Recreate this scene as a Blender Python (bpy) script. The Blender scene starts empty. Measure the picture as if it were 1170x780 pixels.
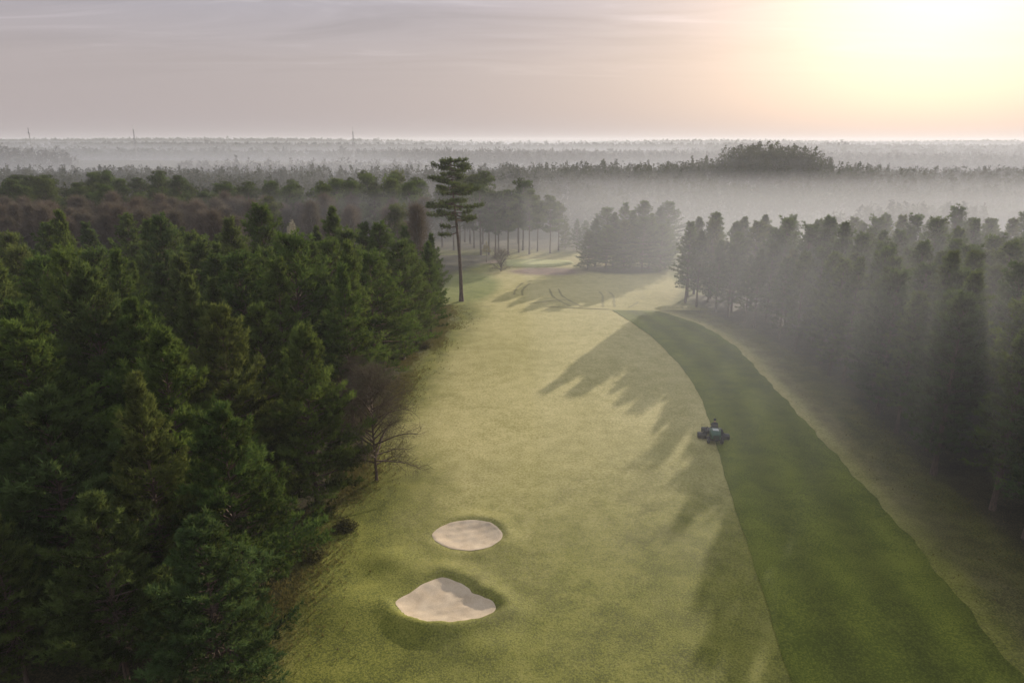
import bpy, math, random
import numpy as np
from mathutils import Vector

random.seed(7)
RNG = np.random.default_rng(11)
SC = bpy.context.scene
COL = SC.collection
R = math.radians

# ------------------------------------------------------------------ settings
CAM_Z = 28.0
PITCH = math.atan(228 / 780)
SUN_AZ, SUN_EL = 30.5, 14.5            # degrees right of the view axis, above the horizon
SUN_STRENGTH = 3.6
HAZE_DENSITY = 0.0003
HAZE_TOP = 47.0
EXPOSURE = 0.75
HALF = 4300.0
# nested low layers, so that the mist thickens gradually towards the sun side and the far end
MIST = [(2 + 5 * k, 520 + 5 * k, 32 + 4 * k, 229.5 - k, -9 - k, 19.6 - .6 * k, .00078) for k in range(6)]
MIST += [(-64 + 7 * k, 4.4 + 7 * k, 121 + 5 * k, 229.0 - k, -9.5 - k, 18.0 - .5 * k, .0007) for k in range(4)]
MIST += [(-620, 640, 100, 229.8, -8, 12.5, .0007)]
# behind them the mist thins out upwards in steps: nested low layers
MIST += [(-1500 - 50 * k, 1500 + 50 * k, 230 + 9 * k, 3300 + 20 * k, -30, z, d) for k, (z, d) in enumerate([(5, .0009), (9, .0008), (13, .0008), (17, .0008), (21, .0006), (25, .0005), (29, .0003)])]

SUN_DIR = Vector((math.sin(R(SUN_AZ)) * math.cos(R(SUN_EL)), math.cos(R(SUN_AZ)) * math.cos(R(SUN_EL)), math.sin(R(SUN_EL))))

# ------------------------------------------------------------------ small helpers
def tag(o, label=None, cat=None, group=None, kind=None):
    if label: o['label'] = label
    if cat: o['category'] = cat
    if group: o['group'] = group
    if kind: o['kind'] = kind
    return o

def empty(name, loc, rz=0.0, sc=1.0):
    o = bpy.data.objects.new(name, None)
    o.empty_display_size = 0.5
    o.location = loc
    o.rotation_euler = (0, 0, rz)
    o.scale = (sc, sc, sc) if not isinstance(sc, tuple) else sc
    COL.objects.link(o)
    return o

def link(name, me, parent=None):
    o = bpy.data.objects.new(name, me)
    COL.objects.link(o)
    if parent is not None: o.parent = parent
    return o

def mesh_np(name, V, F, mat=None, smooth=False, attrs=None, mats=None, midx=None):
    """V (n,3); F list of int arrays (m,k), k may differ between arrays."""
    me = bpy.data.meshes.new(name)
    V = np.asarray(V, np.float32)
    if not isinstance(F, (list, tuple)): F = [F]
    F = [np.asarray(f, np.int32) for f in F if len(f)]
    me.vertices.add(len(V)); me.vertices.foreach_set('co', V.ravel())
    loops = np.concatenate([f.ravel() for f in F])
    tot = np.concatenate([np.full(len(f), f.shape[1], np.int32) for f in F])
    start = np.concatenate([[0], np.cumsum(tot)[:-1]]).astype(np.int32)
    me.loops.add(len(loops)); me.loops.foreach_set('vertex_index', loops)
    me.polygons.add(len(tot))
    me.polygons.foreach_set('loop_start', start)
    me.polygons.foreach_set('loop_total', tot)
    if smooth: me.polygons.foreach_set('use_smooth', np.ones(len(tot), bool))
    for m in (mats or ([mat] if mat else [])): me.materials.append(m)
    if midx is not None: me.polygons.foreach_set('material_index', np.asarray(midx, np.int32))
    me.update(calc_edges=True)
    for nm, (typ, dom, data) in (attrs or {}).items():
        a = me.attributes.new(nm, typ, dom)
        key = 'color' if 'COLOR' in typ else 'value'
        a.data.foreach_set(key, np.asarray(data, np.float32).ravel())
    me.validate()
    return me

class MB:
    """Collects boxes, tubes, lathes and triangles for one mesh."""
    def __init__(s): s.v = []; s.n = 0; s.t = []; s.q = []
    def _add(s, V, T=None, Q=None):
        V = np.asarray(V, float)
        if T is not None and len(T): s.t.append(np.asarray(T) + s.n)
        if Q is not None and len(Q): s.q.append(np.asarray(Q) + s.n)
        s.v.append(V); s.n += len(V)
    def tube(s, P, rad, sides=6, cap=True):
        P = np.asarray(P, float); n = len(P)
        rad = np.broadcast_to(np.asarray(rad, float), (n,))
        D = np.gradient(P, axis=0)
        D /= np.linalg.norm(D, axis=1, keepdims=True) + 1e-9
        up = np.array([0, 0, 1.0]) if abs(D[:, 2]).mean() < .8 else np.array([1.0, 0, 0])
        A = np.cross(D, up); A /= np.linalg.norm(A, axis=1, keepdims=True) + 1e-9
        B = np.cross(D, A)
        th = np.arange(sides) * 2 * np.pi / sides
        V = P[:, None] + rad[:, None, None] * (np.cos(th)[None, :, None] * A[:, None] + np.sin(th)[None, :, None] * B[:, None])
        i = np.arange(n - 1)[:, None] * sides; j = np.arange(sides)[None]; k = (j + 1) % sides
        Q = np.stack([i + j, i + k, i + sides + k, i + sides + j], -1).reshape(-1, 4)
        s._add(V.reshape(-1, 3), None, Q)
        if cap:
            for base, c in ((0, P[0]), ((n - 1) * sides, P[-1])):
                m = s.n - n * sides
                s.v.append(c[None]); ci = s.n; s.n += 1
                s.t.append(np.stack([np.full(sides, ci), m + base + np.arange(sides), m + base + (np.arange(sides) + 1) % sides], 1))
                # keep offset right for the second cap
                n_extra = 1
                if base == 0:
                    first = m
                    s._fix = first
                    P0 = P
                    # second cap
                    s.v.append(P[-1][None]); c2 = s.n; s.n += 1
                    b2 = first + (n - 1) * sides
                    s.t.append(np.stack([np.full(sides, c2), b2 + (np.arange(sides) + 1) % sides, b2 + np.arange(sides)], 1))
                    break
    def box(s, c, size, rot=None, bev=0.0):
        """box with chamfered vertical section: built from an octagon-like outline when bev > 0"""
        x, y, z = np.asarray(size, float) / 2
        if bev > 0:
            b = bev
            ring = np.array([(-x + b, -y), (x - b, -y), (x, -y + b), (x, y - b), (x - b, y), (-x + b, y), (-x, y - b), (-x, -y + b)])
            sh = np.array([1 - b / x * .8, 1 - b / y * .8])
            lv = [(-z, ring * sh), (-z + b, ring), (z - b, ring), (z, ring * sh)]
            V = np.concatenate([np.column_stack([r, np.full(8, zz)]) for zz, r in lv])
            j = np.arange(8); k = (j + 1) % 8
            Q = np.concatenate([np.stack([i * 8 + j, i * 8 + k, i * 8 + 8 + k, i * 8 + 8 + j], 1) for i in range(3)])
            V = np.concatenate([V, [[0, 0, -z], [0, 0, z]]])
            T = np.concatenate([np.stack([np.full(8, 32), k, j], 1), np.stack([np.full(8, 33), 24 + j, 24 + k], 1)])
        else:
            V = np.array([(a, b, d) for d in (-z, z) for b in (-y, y) for a in (-x, x)])
            Q = np.array([(0, 2, 3, 1), (4, 5, 7, 6), (0, 1, 5, 4), (2, 6, 7, 3), (0, 4, 6, 2), (1, 3, 7, 5)]); T = None
        if rot is not None:
            from mathutils import Euler
            V = V @ np.array(Euler(rot).to_matrix()).T
        s._add(V + np.asarray(c, float), T, Q)
    def lathe(s, c, axis, prof, sides=20):
        """prof: (offset along axis, radius) pairs; axis 'x' or 'z'"""
        th = np.arange(sides) * 2 * np.pi / sides
        rows = []
        for a, r in prof:
            ring = np.stack([np.full(sides, a), r * np.cos(th), r * np.sin(th)], 1)
            if axis == 'z': ring = ring[:, [1, 2, 0]]
            rows.append(ring)
        V = np.concatenate(rows); j = np.arange(sides); k = (j + 1) % sides
        Q = np.concatenate([np.stack([i * sides + j, i * sides + k, i * sides + sides + k, i * sides + sides + j], 1) for i in range(len(prof) - 1)])
        s._add(V + np.asarray(c, float), None, Q)
    def tris(s, V, T): s._add(V, T)
    def quads(s, V, Q): s._add(V, None, Q)
    def mesh(s, name, mat, smooth=False):
        F = []
        if s.q: F.append(np.concatenate(s.q))
        if s.t: F.append(np.concatenate(s.t))
        return mesh_np(name, np.concatenate(s.v), F, mat, smooth)
    def build(s, name, mat, parent=None, smooth=False):
        return link(name, s.mesh(name, mat, smooth), parent)

def sstep(a, b, x):
    t = np.clip((x - a) / (b - a), 0, 1)
    return t * t * (3 - 2 * t)

# ------------------------------------------------------------------ materials
def new_mat(name):
    m = bpy.data.materials.new(name); m.use_nodes = True
    nt = m.node_tree; nt.nodes.clear()
    out = nt.nodes.new('ShaderNodeOutputMaterial')
    return m, nt, out

def N(nt, t, **kw):
    n = nt.nodes.new(t)
    for k, v in kw.items():
        if k in n.inputs: n.inputs[k].default_value = v
        else: setattr(n, k, v)
    return n

def ramp(nt, fac, stops, interp='LINEAR'):
    r = nt.nodes.new('ShaderNodeValToRGB'); r.color_ramp.interpolation = interp
    e = r.color_ramp.elements
    while len(e) < len(stops): e.new(.5)
    for el, (p, c) in zip(e, stops):
        el.position = p; el.color = (c, c, c, 1) if np.isscalar(c) else (*c, 1)
    nt.links.new(fac, r.inputs[0])
    return r.outputs[0]

def mixc(nt, fac, a, b, mode='MIX'):
    m = nt.nodes.new('ShaderNodeMix'); m.data_type = 'RGBA'; m.blend_type = mode
    for sock, val in ((m.inputs[0], fac), (m.inputs[6], a), (m.inputs[7], b)):
        if hasattr(val, 'links'): nt.links.new(val, sock)
        elif np.isscalar(val): sock.default_value = val
        else: sock.default_value = (*val, 1)
    return m.outputs[2]

def math_n(nt, op, a, b=None, c=None, clamp=False):
    m = nt.nodes.new('ShaderNodeMath'); m.operation = op; m.use_clamp = clamp
    for i, v in enumerate((a, b, c)):
        if v is None: continue
        if hasattr(v, 'links'): nt.links.new(v, m.inputs[i])
        else: m.inputs[i].default_value = v
    return m.outputs[0]

def noise(nt, scale, detail=4, rough=.55, vec=None, dist=0.0):
    n = N(nt, 'ShaderNodeTexNoise', Scale=scale, Detail=detail, Roughness=rough, Distortion=dist)
    if vec is not None: nt.links.new(vec, n.inputs['Vector'])
    return n.outputs[0]

def obj_coord(nt, scale=None, which='Object'):
    tc = nt.nodes.new('ShaderNodeTexCoord')
    if scale is None: return tc.outputs[which]
    mp = nt.nodes.new('ShaderNodeMapping'); mp.inputs['Scale'].default_value = scale
    nt.links.new(tc.outputs[which], mp.inputs[0])
    return mp.outputs[0]

def plain(name, col, rough=.6, metal=0.0, var=.15, scale=6.0):
    m, nt, out = new_mat(name)
    b = N(nt, 'ShaderNodeBsdfPrincipled', Roughness=rough, Metallic=metal)
    c = ramp(nt, noise(nt, scale, 3, vec=obj_coord(nt)), [(.3, [x * (1 - var) for x in col]), (.7, [min(1, x * (1 + var)) for x in col])])
    nt.links.new(c, b.inputs['Base Color']); nt.links.new(b.outputs[0], out.inputs[0])
    return m

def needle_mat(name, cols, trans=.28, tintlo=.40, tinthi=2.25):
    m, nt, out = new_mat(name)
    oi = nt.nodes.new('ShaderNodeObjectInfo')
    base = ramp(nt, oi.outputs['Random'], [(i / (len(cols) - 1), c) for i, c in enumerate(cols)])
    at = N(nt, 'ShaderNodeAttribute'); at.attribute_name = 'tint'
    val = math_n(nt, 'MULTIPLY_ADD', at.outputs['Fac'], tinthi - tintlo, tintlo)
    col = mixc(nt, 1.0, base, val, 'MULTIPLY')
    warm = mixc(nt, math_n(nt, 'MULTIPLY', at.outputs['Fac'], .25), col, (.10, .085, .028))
    d = nt.nodes.new('ShaderNodeBsdfDiffuse'); t = nt.nodes.new('ShaderNodeBsdfTranslucent')
    nt.links.new(warm, d.inputs[0]); nt.links.new(mixc(nt, .35, warm, (.12, .12, .02)), t.inputs[0])
    mx = N(nt, 'ShaderNodeMixShader'); mx.inputs[0].default_value = trans
    nt.links.new(d.outputs[0], mx.inputs[1]); nt.links.new(t.outputs[0], mx.inputs[2])
    nt.links.new(mx.outputs[0], out.inputs[0])
    return m

def bark_mat(name, lo, hi, scale=(9, 9, 2.0)):
    m, nt, out = new_mat(name)
    v = obj_coord(nt, scale)
    f = noise(nt, 1.0, 6, .65, v)
    b = N(nt, 'ShaderNodeBsdfPrincipled', Roughness=.95)
    nt.links.new(ramp(nt, f, [(.35, lo), (.65, hi)]), b.inputs['Base Color'])
    bp = N(nt, 'ShaderNodeBump', Strength=.6, Distance=.03); nt.links.new(f, bp.inputs['Height'])
    nt.links.new(bp.outputs[0], b.inputs['Normal']); nt.links.new(b.outputs[0], out.inputs[0])
    return m

M = {}
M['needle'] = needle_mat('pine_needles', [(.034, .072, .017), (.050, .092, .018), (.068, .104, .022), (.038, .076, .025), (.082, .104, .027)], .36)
M['needle_far'] = needle_mat('distant_foliage', [(.03, .045, .02), (.04, .05, .022), (.05, .05, .028)], .2, .8, 1.25)
M['bark'] = bark_mat('pine_bark', (.05, .035, .026), (.16, .105, .075))
M['birch_bark'] = bark_mat('birch_bark', (.20, .16, .14), (.50, .44, .39), (6, 6, 5))
M['twig'] = needle_mat('bare_twigs', [(.165, .125, .105), (.20, .155, .13), (.14, .118, .10), (.18, .15, .13)], .2, .6, 1.3)
M['grey_twig'] = needle_mat('grey_twigs', [(.135, .108, .08), (.155, .125, .094)], .05, .6, 1.3)
M['bramble'] = needle_mat('bramble_leaves', [(.07, .075, .025), (.09, .075, .035)], .3)
M['gold'] = needle_mat('yellow_leaves', [(.40, .30, .06), (.34, .27, .07)], .35, .7, 1.3)
M['pale_leaf'] = needle_mat('pale_leaves', [(.62, .58, .42), (.55, .5, .4)], .3, .7, 1.2)

def grass_group(nt, coarse, fine_amt, lo, mid, hi, detail_scale=9.0):
    """three-scale mottled turf colour; returns (colour, height)"""
    v = obj_coord(nt)
    n1 = noise(nt, .045 * coarse, 4, .6, v, .6)
    n2 = noise(nt, .55, 5, .62, v)
    n3 = noise(nt, detail_scale, 4, .7, v)
    f = .5
    for nn_, k in ((n1, .34), (n2, .34), (n3, fine_amt * 3.2)):
        f = math_n(nt, 'MULTIPLY_ADD', math_n(nt, 'SUBTRACT', nn_, .5), k, f)
    c = ramp(nt, f, [(.39, lo), (.50, mid), (.61, hi)])
    return c, math_n(nt, 'ADD', math_n(nt, 'MULTIPLY', n2, .6), math_n(nt, 'MULTIPLY', n3, .35))

def turf_finish(nt, out, col, height, bump=.5, dist=.06, rough=.85, sheen=0.0, spec=.25):
    b = N(nt, 'ShaderNodeBsdfPrincipled', Roughness=rough)
    b.inputs['Specular IOR Level'].default_value = spec
    b.inputs['Sheen Weight'].default_value = sheen
    nt.links.new(col, b.inputs['Base Color'])
    bp = N(nt, 'ShaderNodeBump', Strength=bump, Distance=dist)
    nt.links.new(height, bp.inputs['Height']); nt.links.new(bp.outputs[0], b.inputs['Normal'])
    nt.links.new(b.outputs[0], out.inputs[0])

def ground_material():
    m, nt, out = new_mat('course_ground')
    rough_c, hgt = grass_group(nt, 3.2, .28, (.075, .080, .010), (.150, .160, .017), (.235, .225, .040))
    dew_sheen_c, _ = grass_group(nt, 1.4, .26, (.31, .275, .085), (.43, .375, .145), (.53, .46, .20), 5.0)
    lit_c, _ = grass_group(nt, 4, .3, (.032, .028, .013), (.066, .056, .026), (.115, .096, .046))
    heath_c, _ = grass_group(nt, 6, .3, (.13, .085, .06), (.21, .14, .105), (.28, .19, .14))
    lush_c, _ = grass_group(nt, 2, .2, (.13, .16, .03), (.20, .22, .05), (.26, .27, .08))
    far_c, _ = grass_group(nt, .5, .1, (.05, .055, .025), (.10, .10, .05), (.16, .15, .09))
    at = N(nt, 'ShaderNodeAttribute'); at.attribute_name = 'zone'
    sp = nt.nodes.new('ShaderNodeSeparateColor'); nt.links.new(at.outputs['Color'], sp.inputs[0])
    wob = math_n(nt, 'SUBTRACT', noise(nt, .35, 5, .7, obj_coord(nt)), .5)
    def soft(s, k=.9):
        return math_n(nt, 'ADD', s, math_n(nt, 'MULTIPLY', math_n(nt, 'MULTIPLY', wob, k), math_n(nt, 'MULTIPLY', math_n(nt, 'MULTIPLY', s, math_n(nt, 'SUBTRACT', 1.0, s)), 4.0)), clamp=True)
    c = mixc(nt, soft(sp.outputs[0]), rough_c, dew_sheen_c)
    c = mixc(nt, soft(at.outputs['Alpha']), c, lush_c)
    c = mixc(nt, soft(sp.outputs[2]), c, heath_c)
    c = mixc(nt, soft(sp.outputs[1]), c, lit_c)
    a2 = N(nt, 'ShaderNodeAttribute'); a2.attribute_name = 'far'
    c = mixc(nt, a2.outputs['Fac'], c, far_c)
    turf_finish(nt, out, c, hgt, .7, .10, .8, .0)
    return m

def sheet_mat(name, lo, mid, hi, coarse=2.0, fine=.25, stripes=0.0, rough=.8, bump=.45):
    m, nt, out = new_mat(name)
    c, h = grass_group(nt, coarse, fine, lo, mid, hi)
    if stripes:
        uv = nt.nodes.new('ShaderNodeUVMap'); uv.uv_map = 'UVMap'
        sx = nt.nodes.new('ShaderNodeSeparateXYZ'); nt.links.new(uv.outputs[0], sx.inputs[0])
        w = math_n(nt, 'SINE', math_n(nt, 'MULTIPLY', sx.outputs[0], 2 * math.pi / 4.6))
        k = math_n(nt, 'MULTIPLY_ADD', math_n(nt, 'MULTIPLY', w, 3.0), stripes / 3, 1.0)
        c = mixc(nt, 1.0, c, k, 'MULTIPLY')
    turf_finish(nt, out, c, h, bump, .05, rough)
    return m

M['ground'] = ground_material()
M['mown'] = sheet_mat('mown_turf', (.068, .084, .007), (.112, .130, .012), (.162, .178, .022), 2.5, .3, .16)
M['fringe'] = sheet_mat('dewy_fringe_grass', (.10, .105, .04), (.155, .155, .07), (.21, .205, .10), 3, .25)
M['green_turf'] = sheet_mat('putting_turf', (.36, .38, .13), (.45, .45, .18), (.53, .52, .24), 3, .1)
M['track'] = sheet_mat('wheel_track_turf', (.22, .195, .075), (.285, .25, .10), (.34, .295, .13), 3, .2)

def sand_material():
    m, nt, out = new_mat('bunker_sand')
    v = obj_coord(nt)
    n1 = noise(nt, 1.1, 5, .6, v); n2 = noise(nt, 14, 4, .7, v)
    f = math_n(nt, 'ADD', math_n(nt, 'MULTIPLY', n1, .6), math_n(nt, 'MULTIPLY', n2, .4))
    b = N(nt, 'ShaderNodeBsdfPrincipled', Roughness=.95)
    nt.links.new(ramp(nt, f, [(.35, (.50, .385, .255)), (.5, (.60, .475, .325)), (.65, (.67, .545, .385))]), b.inputs['Base Color'])
    bp = N(nt, 'ShaderNodeBump', Strength=.6, Distance=.06); nt.links.new(f, bp.inputs['Height'])
    nt.links.new(bp.outputs[0], b.inputs['Normal']); nt.links.new(b.outputs[0], out.inputs[0])
    return m
M['sand'] = sand_material()

# ------------------------------------------------------------------ terrain
def outline(c, pts):
    """closed polar outline around c through pts -> function theta -> radius"""
    p = np.array(pts) - np.array(c)
    th = np.arctan2(p[:, 1], p[:, 0]); r = np.hypot(p[:, 0], p[:, 1]); o = np.argsort(th); th, r = th[o], r[o]
    tt = np.concatenate([th - 2 * np.pi, th, th + 2 * np.pi]); rr = np.tile(r, 3)
    fine = np.linspace(-np.pi, np.pi, 721)
    # smooth interpolation then a little blur
    y = np.interp(fine, tt, rr)
    k = np.hanning(39); k /= k.sum()
    y = np.convolve(np.concatenate([y[-121:-1], y, y[1:121]]), k, 'same')[120:-120]
    wob = .012 * np.sin(9 * fine + 1) + .008 * np.sin(17 * fine)
    return lambda a: np.interp(a, fine, y * (1 + wob * .6))

BUNKERS = [
    dict(c=(-4.2, 36.9), pts=[(-7.5, 37.0), (-6.6, 38.0), (-5.4, 39.3), (-4.7, 39.75), (-4.0, 39.3), (-2.6, 37.9), (-1.1, 36.9), (-.95, 36.3), (-1.7, 35.6), (-2.9, 35.05), (-4.3, 35.0), (-5.7, 35.4), (-6.9, 36.2)], depth=.15, lip=.19, wide=.95),
    dict(c=(-3.3, 44.7), pts=[(-6.0, 44.7), (-5.6, 45.6), (-4.5, 46.5), (-3.2, 46.8), (-1.7, 46.4), (-.85, 45.3), (-.7, 44.4), (-1.4, 43.4), (-2.6, 42.8), (-3.8, 42.9), (-5.2, 43.6)], depth=.16, lip=.09, wide=.6),
]
for b in BUNKERS: b['f'] = outline(b['c'], b['pts'])

def hnoise(x, y, s, seed):
    r = np.random.default_rng(seed); z = 0
    for k in range(7):
        a = r.uniform(0, 2 * np.pi); f = s * r.uniform(.6, 1.8); p = r.uniform(0, 6.28)
        z = z + np.sin((x * math.cos(a) + y * math.sin(a)) * f + p) / 7
    return z

def gauss(x, y, cx, cy, sx, sy): return np.exp(-((x - cx) / sx) ** 2 - ((y - cy) / sy) ** 2)

def h(x, y):
    x = np.asarray(x, float); y = np.asarray(y, float)
    d = np.hypot(x, y)
    z = .35 * hnoise(x, y, .06, 3) + .10 * hnoise(x, y, .3, 5) + .03 * hnoise(x, y, 1.1, 8)
    z = z * (1 - .6 * sstep(200, 300, d))
    # ground falls gently behind the green, then ridges and hills
    z = z - 3.0 * sstep(190, 240, y) * (1 - sstep(260, 330, y))
    z = z + 7.0 * gauss(x, y, 127, 345, 34, 50) + 3.5 * gauss(x, y, 55, 330, 90, 50)
    z = z - 5 * sstep(380, 450, y) * (1 - sstep(540, 640, y))
    left = sstep(300, -500, x)
    z = z + (4 + 6 * left) * gauss(x, y * 1.0, -300, 720, 900, 130)
    z = z + sstep(850, 1250, y) * (6 + 3 * left + 5 * hnoise(x, y, .006, 21))
    z = z + sstep(1600, 2300, y) * (6 + 5 * left + 8 * hnoise(x, y, .003, 22))
    z = z - 4 * sstep(2600, 3600, y)
    # bunkers: bowl, raised lip
    for b in BUNKERS:
        dx, dy = x - b['c'][0], y - b['c'][1]
        near = np.hypot(dx, dy) < 12
        if not np.any(near): continue
        th = np.arctan2(dy, dx); rb = b['f'](th); s = np.hypot(dx, dy) - rb
        lipk = b['lip'] * (1 + .75 * np.cos(th - .75) * 1.0)
        prof = lipk * np.exp(-((s - .75 * b['wide']) / (.62 * b['wide'] + .45 * (s > .75 * b['wide']))) ** 2)
        bowl = -b['depth'] * sstep(.25, -1.3, s)
        front = np.clip(-np.sin(th + .12), 0, 1) ** .7 * b['wide'] ** 6 * .72
        front = front * np.exp(-((s - .38) / np.where(s > .38, .95, .26)) ** 2)
        z = z + np.where(near, prof + bowl + front, 0)
    # small hummocks along the left rough
    z = z + .35 * gauss(x, y, -8.5, 41.5, 1.6, 1.2) + .4 * gauss(x, y, -10.5, 36.5, 2.5, 2.0) + .25 * gauss(x, y, -3.0, 33.0, 3, 1.2)
    return z

def axis(parts, lo, hi, grow=1.09):
    a = [parts[0][0]]
    for s, e, st in parts: a += list(np.arange(s, e, st))[1 if s == a[-1] else 0:]
    a.append(parts[-1][1])
    st = parts[-1][2]
    while a[-1] < hi: st *= grow; a.append(min(hi, a[-1] + st))
    st = parts[0][2]
    while a[0] > lo: st *= grow; a.insert(0, max(lo, a[0] - st))
    return np.unique(np.array(a))

def edge_left(y):   # fairway-side edge of the left wood
    return np.interp(y, [0, 30, 46, 54, 64, 78, 88, 98, 110, 125, 150, 170], [-13.5, -13.5, -14.8, -13.5, -14, -13.6, -13, -10.5, -10.5, -14.5, -12, -4])
def edge_right(y):  # fairway-side edge of the right wood
    return np.interp(y, [0, 35, 50, 62, 80, 103, 122, 135], [36.5, 37, 37.5, 38.5, 40.0, 38.0, 31.5, 36])
ML = np.array([(13.0, 8), (14.2, 22), (15.1, 30.2), (16.8, 41.4), (18.2, 51.4), (20.3, 64.1), (21.7, 74.1), (22.0, 83.7), (20.9, 98.1), (19.0, 108), (17.2, 115.2)])
MR = np.array([(26.5, 8), (27.2, 22), (28.0, 32.1), (29.4, 44.7), (30.0, 56.2), (30.8, 71.4), (32.0, 93.6), (30.2, 105.8), (27.0, 112), (24.2, 116.0)])
def cr(P, ys):      # smooth curve x(y)
    x = np.interp(ys, P[:, 1], P[:, 0])
    k = np.hanning(21); k /= k.sum()
    return np.convolve(np.pad(x, 10, mode='reflect', reflect_type='odd'), k, 'valid')

def build_ground():
    xs = axis([(-90, -46, 1.2), (-46, -15, .55), (-15, 5, .22), (5, 46, .55), (46, 110, 1.2)], -HALF + 10, HALF - 10)
    ys = axis([(0, 30, .8), (30, 50, .22), (50, 130, .5), (130, 200, .8)], -60, HALF - 10)
    X, Y = np.meshgrid(xs, ys)
    Z = h(X, Y)
    nx, ny = len(xs), len(ys)
    i = np.arange(ny - 1)[:, None] * nx; j = np.arange(nx - 1)[None]
    Q = np.stack([i + j, i + j + 1, i + nx + j + 1, i + nx + j], -1).reshape(-1, 4)
    el, er = edge_left(Y), edge_right(Y)
    n = hnoise(X, Y, .25, 31) * 2.5
    in_course = sstep(-1.0, 4, X - el + n) * sstep(0, 3, er - X)
    dew = in_course * sstep(1.0, 9, X - el + n * 1.5 - 3.0 * sstep(60, 40, Y)) * (.10 + .90 * sstep(31, 66, Y - .35 * np.clip(X, -10, 16)))  # dew cover, paler with distance: its low-angle sheen put into the colour
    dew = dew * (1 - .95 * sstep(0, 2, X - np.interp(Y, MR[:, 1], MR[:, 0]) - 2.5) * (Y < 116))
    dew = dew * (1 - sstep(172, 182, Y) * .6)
    mr = X - np.interp(Y, MR[:, 1], MR[:, 0])
    dew = np.maximum(dew, .14 * sstep(-.6, .4, mr) * sstep(4.0, 1.2, mr + .5 * n) * (Y < 118))
    rr_ = .62 * sstep(.3, 2.5, mr) * (Y < 116)  # darker tone over the rough right of the mown strip
    litter_dark = np.clip(rr_ + sstep(2.0, -2.5, X - el + n * .5) + sstep(1.5, -3, er - X + n * .4) * (Y < 128) , 0, 1)
    litter_dark = np.maximum(litter_dark * (Y < 175), sstep(176, 190, Y + n) * sstep(35, 20, X))
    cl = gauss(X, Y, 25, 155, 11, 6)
    litter_dark = np.maximum(litter_dark, sstep(.25, .7, cl))
    heath = sstep(.3, .8, gauss(X + n * .4, Y, 8, 152.5, 11, 6.5))
    heath = np.maximum(heath, sstep(.35, .8, gauss(X + n * .4, Y, -9, 166, 12, 4)))
    lush = sstep(.25, .6, gauss(X + .5 * n, Y, -9, 135, 7, 16)) * (X > el - 2)
    far = sstep(200, 300, np.hypot(X, Y))
    zone = np.stack([np.clip(dew, 0, 1), np.clip(litter_dark, 0, 1), np.clip(heath, 0, 1), np.clip(lush, 0, 1)], -1)
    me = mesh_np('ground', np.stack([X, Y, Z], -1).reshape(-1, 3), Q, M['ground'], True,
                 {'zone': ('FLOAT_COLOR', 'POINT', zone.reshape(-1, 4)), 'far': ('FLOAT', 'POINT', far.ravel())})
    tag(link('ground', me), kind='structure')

def strip(name, mat, xl, xr, ys, n=24, dz=.03, name_kind='structure'):
    """draped sheet between two curves x(y)"""
    t = np.linspace(0, 1, n)[None]
    X = xl[:, None] * (1 - t) + xr[:, None] * t; Y = np.repeat(ys[:, None], n, 1)
    Z = h(X, Y) + dz
    a = len(ys)
    i = np.arange(a - 1)[:, None] * n; j = np.arange(n - 1)[None]
    Q = np.stack([i + j, i + j + 1, i + n + j + 1, i + n + j], -1).reshape(-1, 4)
    me = mesh_np(name, np.stack([X, Y, Z], -1).reshape(-1, 3), Q, mat, True)
    uv = me.uv_layers.new(name='UVMap')
    U = np.stack([X - xl[:, None], Y], -1).reshape(-1, 2)
    uv.data.foreach_set('uv', U[Q.ravel()].astype(np.float32).ravel())
    return tag(link(name, me), kind=name_kind)

def ribbon(name, mat, pts, w, dz=.045):
    P = np.array(pts, float)
    s = np.concatenate([[0], np.cumsum(np.hypot(*np.diff(P, axis=0).T))]); f = np.linspace(0, s[-1], max(8, int(s[-1] / .5)))
    x, y = np.interp(f, s, P[:, 0]), np.interp(f, s, P[:, 1])
    k = np.hanning(9); k /= k.sum()
    sm = lambda a: np.convolve(np.pad(a, 4, mode='reflect', reflect_type='odd'), k, 'valid')
    x, y = sm(x), sm(y)
    tx, ty = np.gradient(x), np.gradient(y); L = np.hypot(tx, ty)
    ww = w * (1 + .25 * np.sin(f * 1.7)) * np.clip(np.minimum(f, f[-1] - f) / 1.0 + .2, 0, 1)
    V = []
    for u in (-.5, 0, .5): V.append(np.stack([x - ty / L * ww * u, y + tx / L * ww * u], 1))
    V = np.stack(V, 1).reshape(-1, 2); V = np.column_stack([V, h(V[:, 0], V[:, 1]) + dz])
    i = np.arange(len(f) - 1)[:, None] * 3; j = np.arange(2)[None]
    Q = np.stack([i + j, i + 3 + j, i + 4 + j, i + j + 1], -1).reshape(-1, 4)
    me = mesh_np(name, V, Q[:, ::-1], mat, True)
    uv = me.uv_layers.new(name='UVMap')
    return tag(link(name, me), kind='structure')

build_ground()
ys = np.arange(8, 115.3, .5)
wob = .12 * np.sin(ys * .9) + .08 * np.sin(ys * 2.3)
xl, xr = cr(ML, ys), cr(MR, ys)
strip('mown_fairway', M['mown'], xl + wob * .3, xr + wob, ys, 40, .05)
ribbon('mowing_edge', M['track'], [(6.0, 117.2), (12, 116.6), (17.3, 115.6)], .55)
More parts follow.
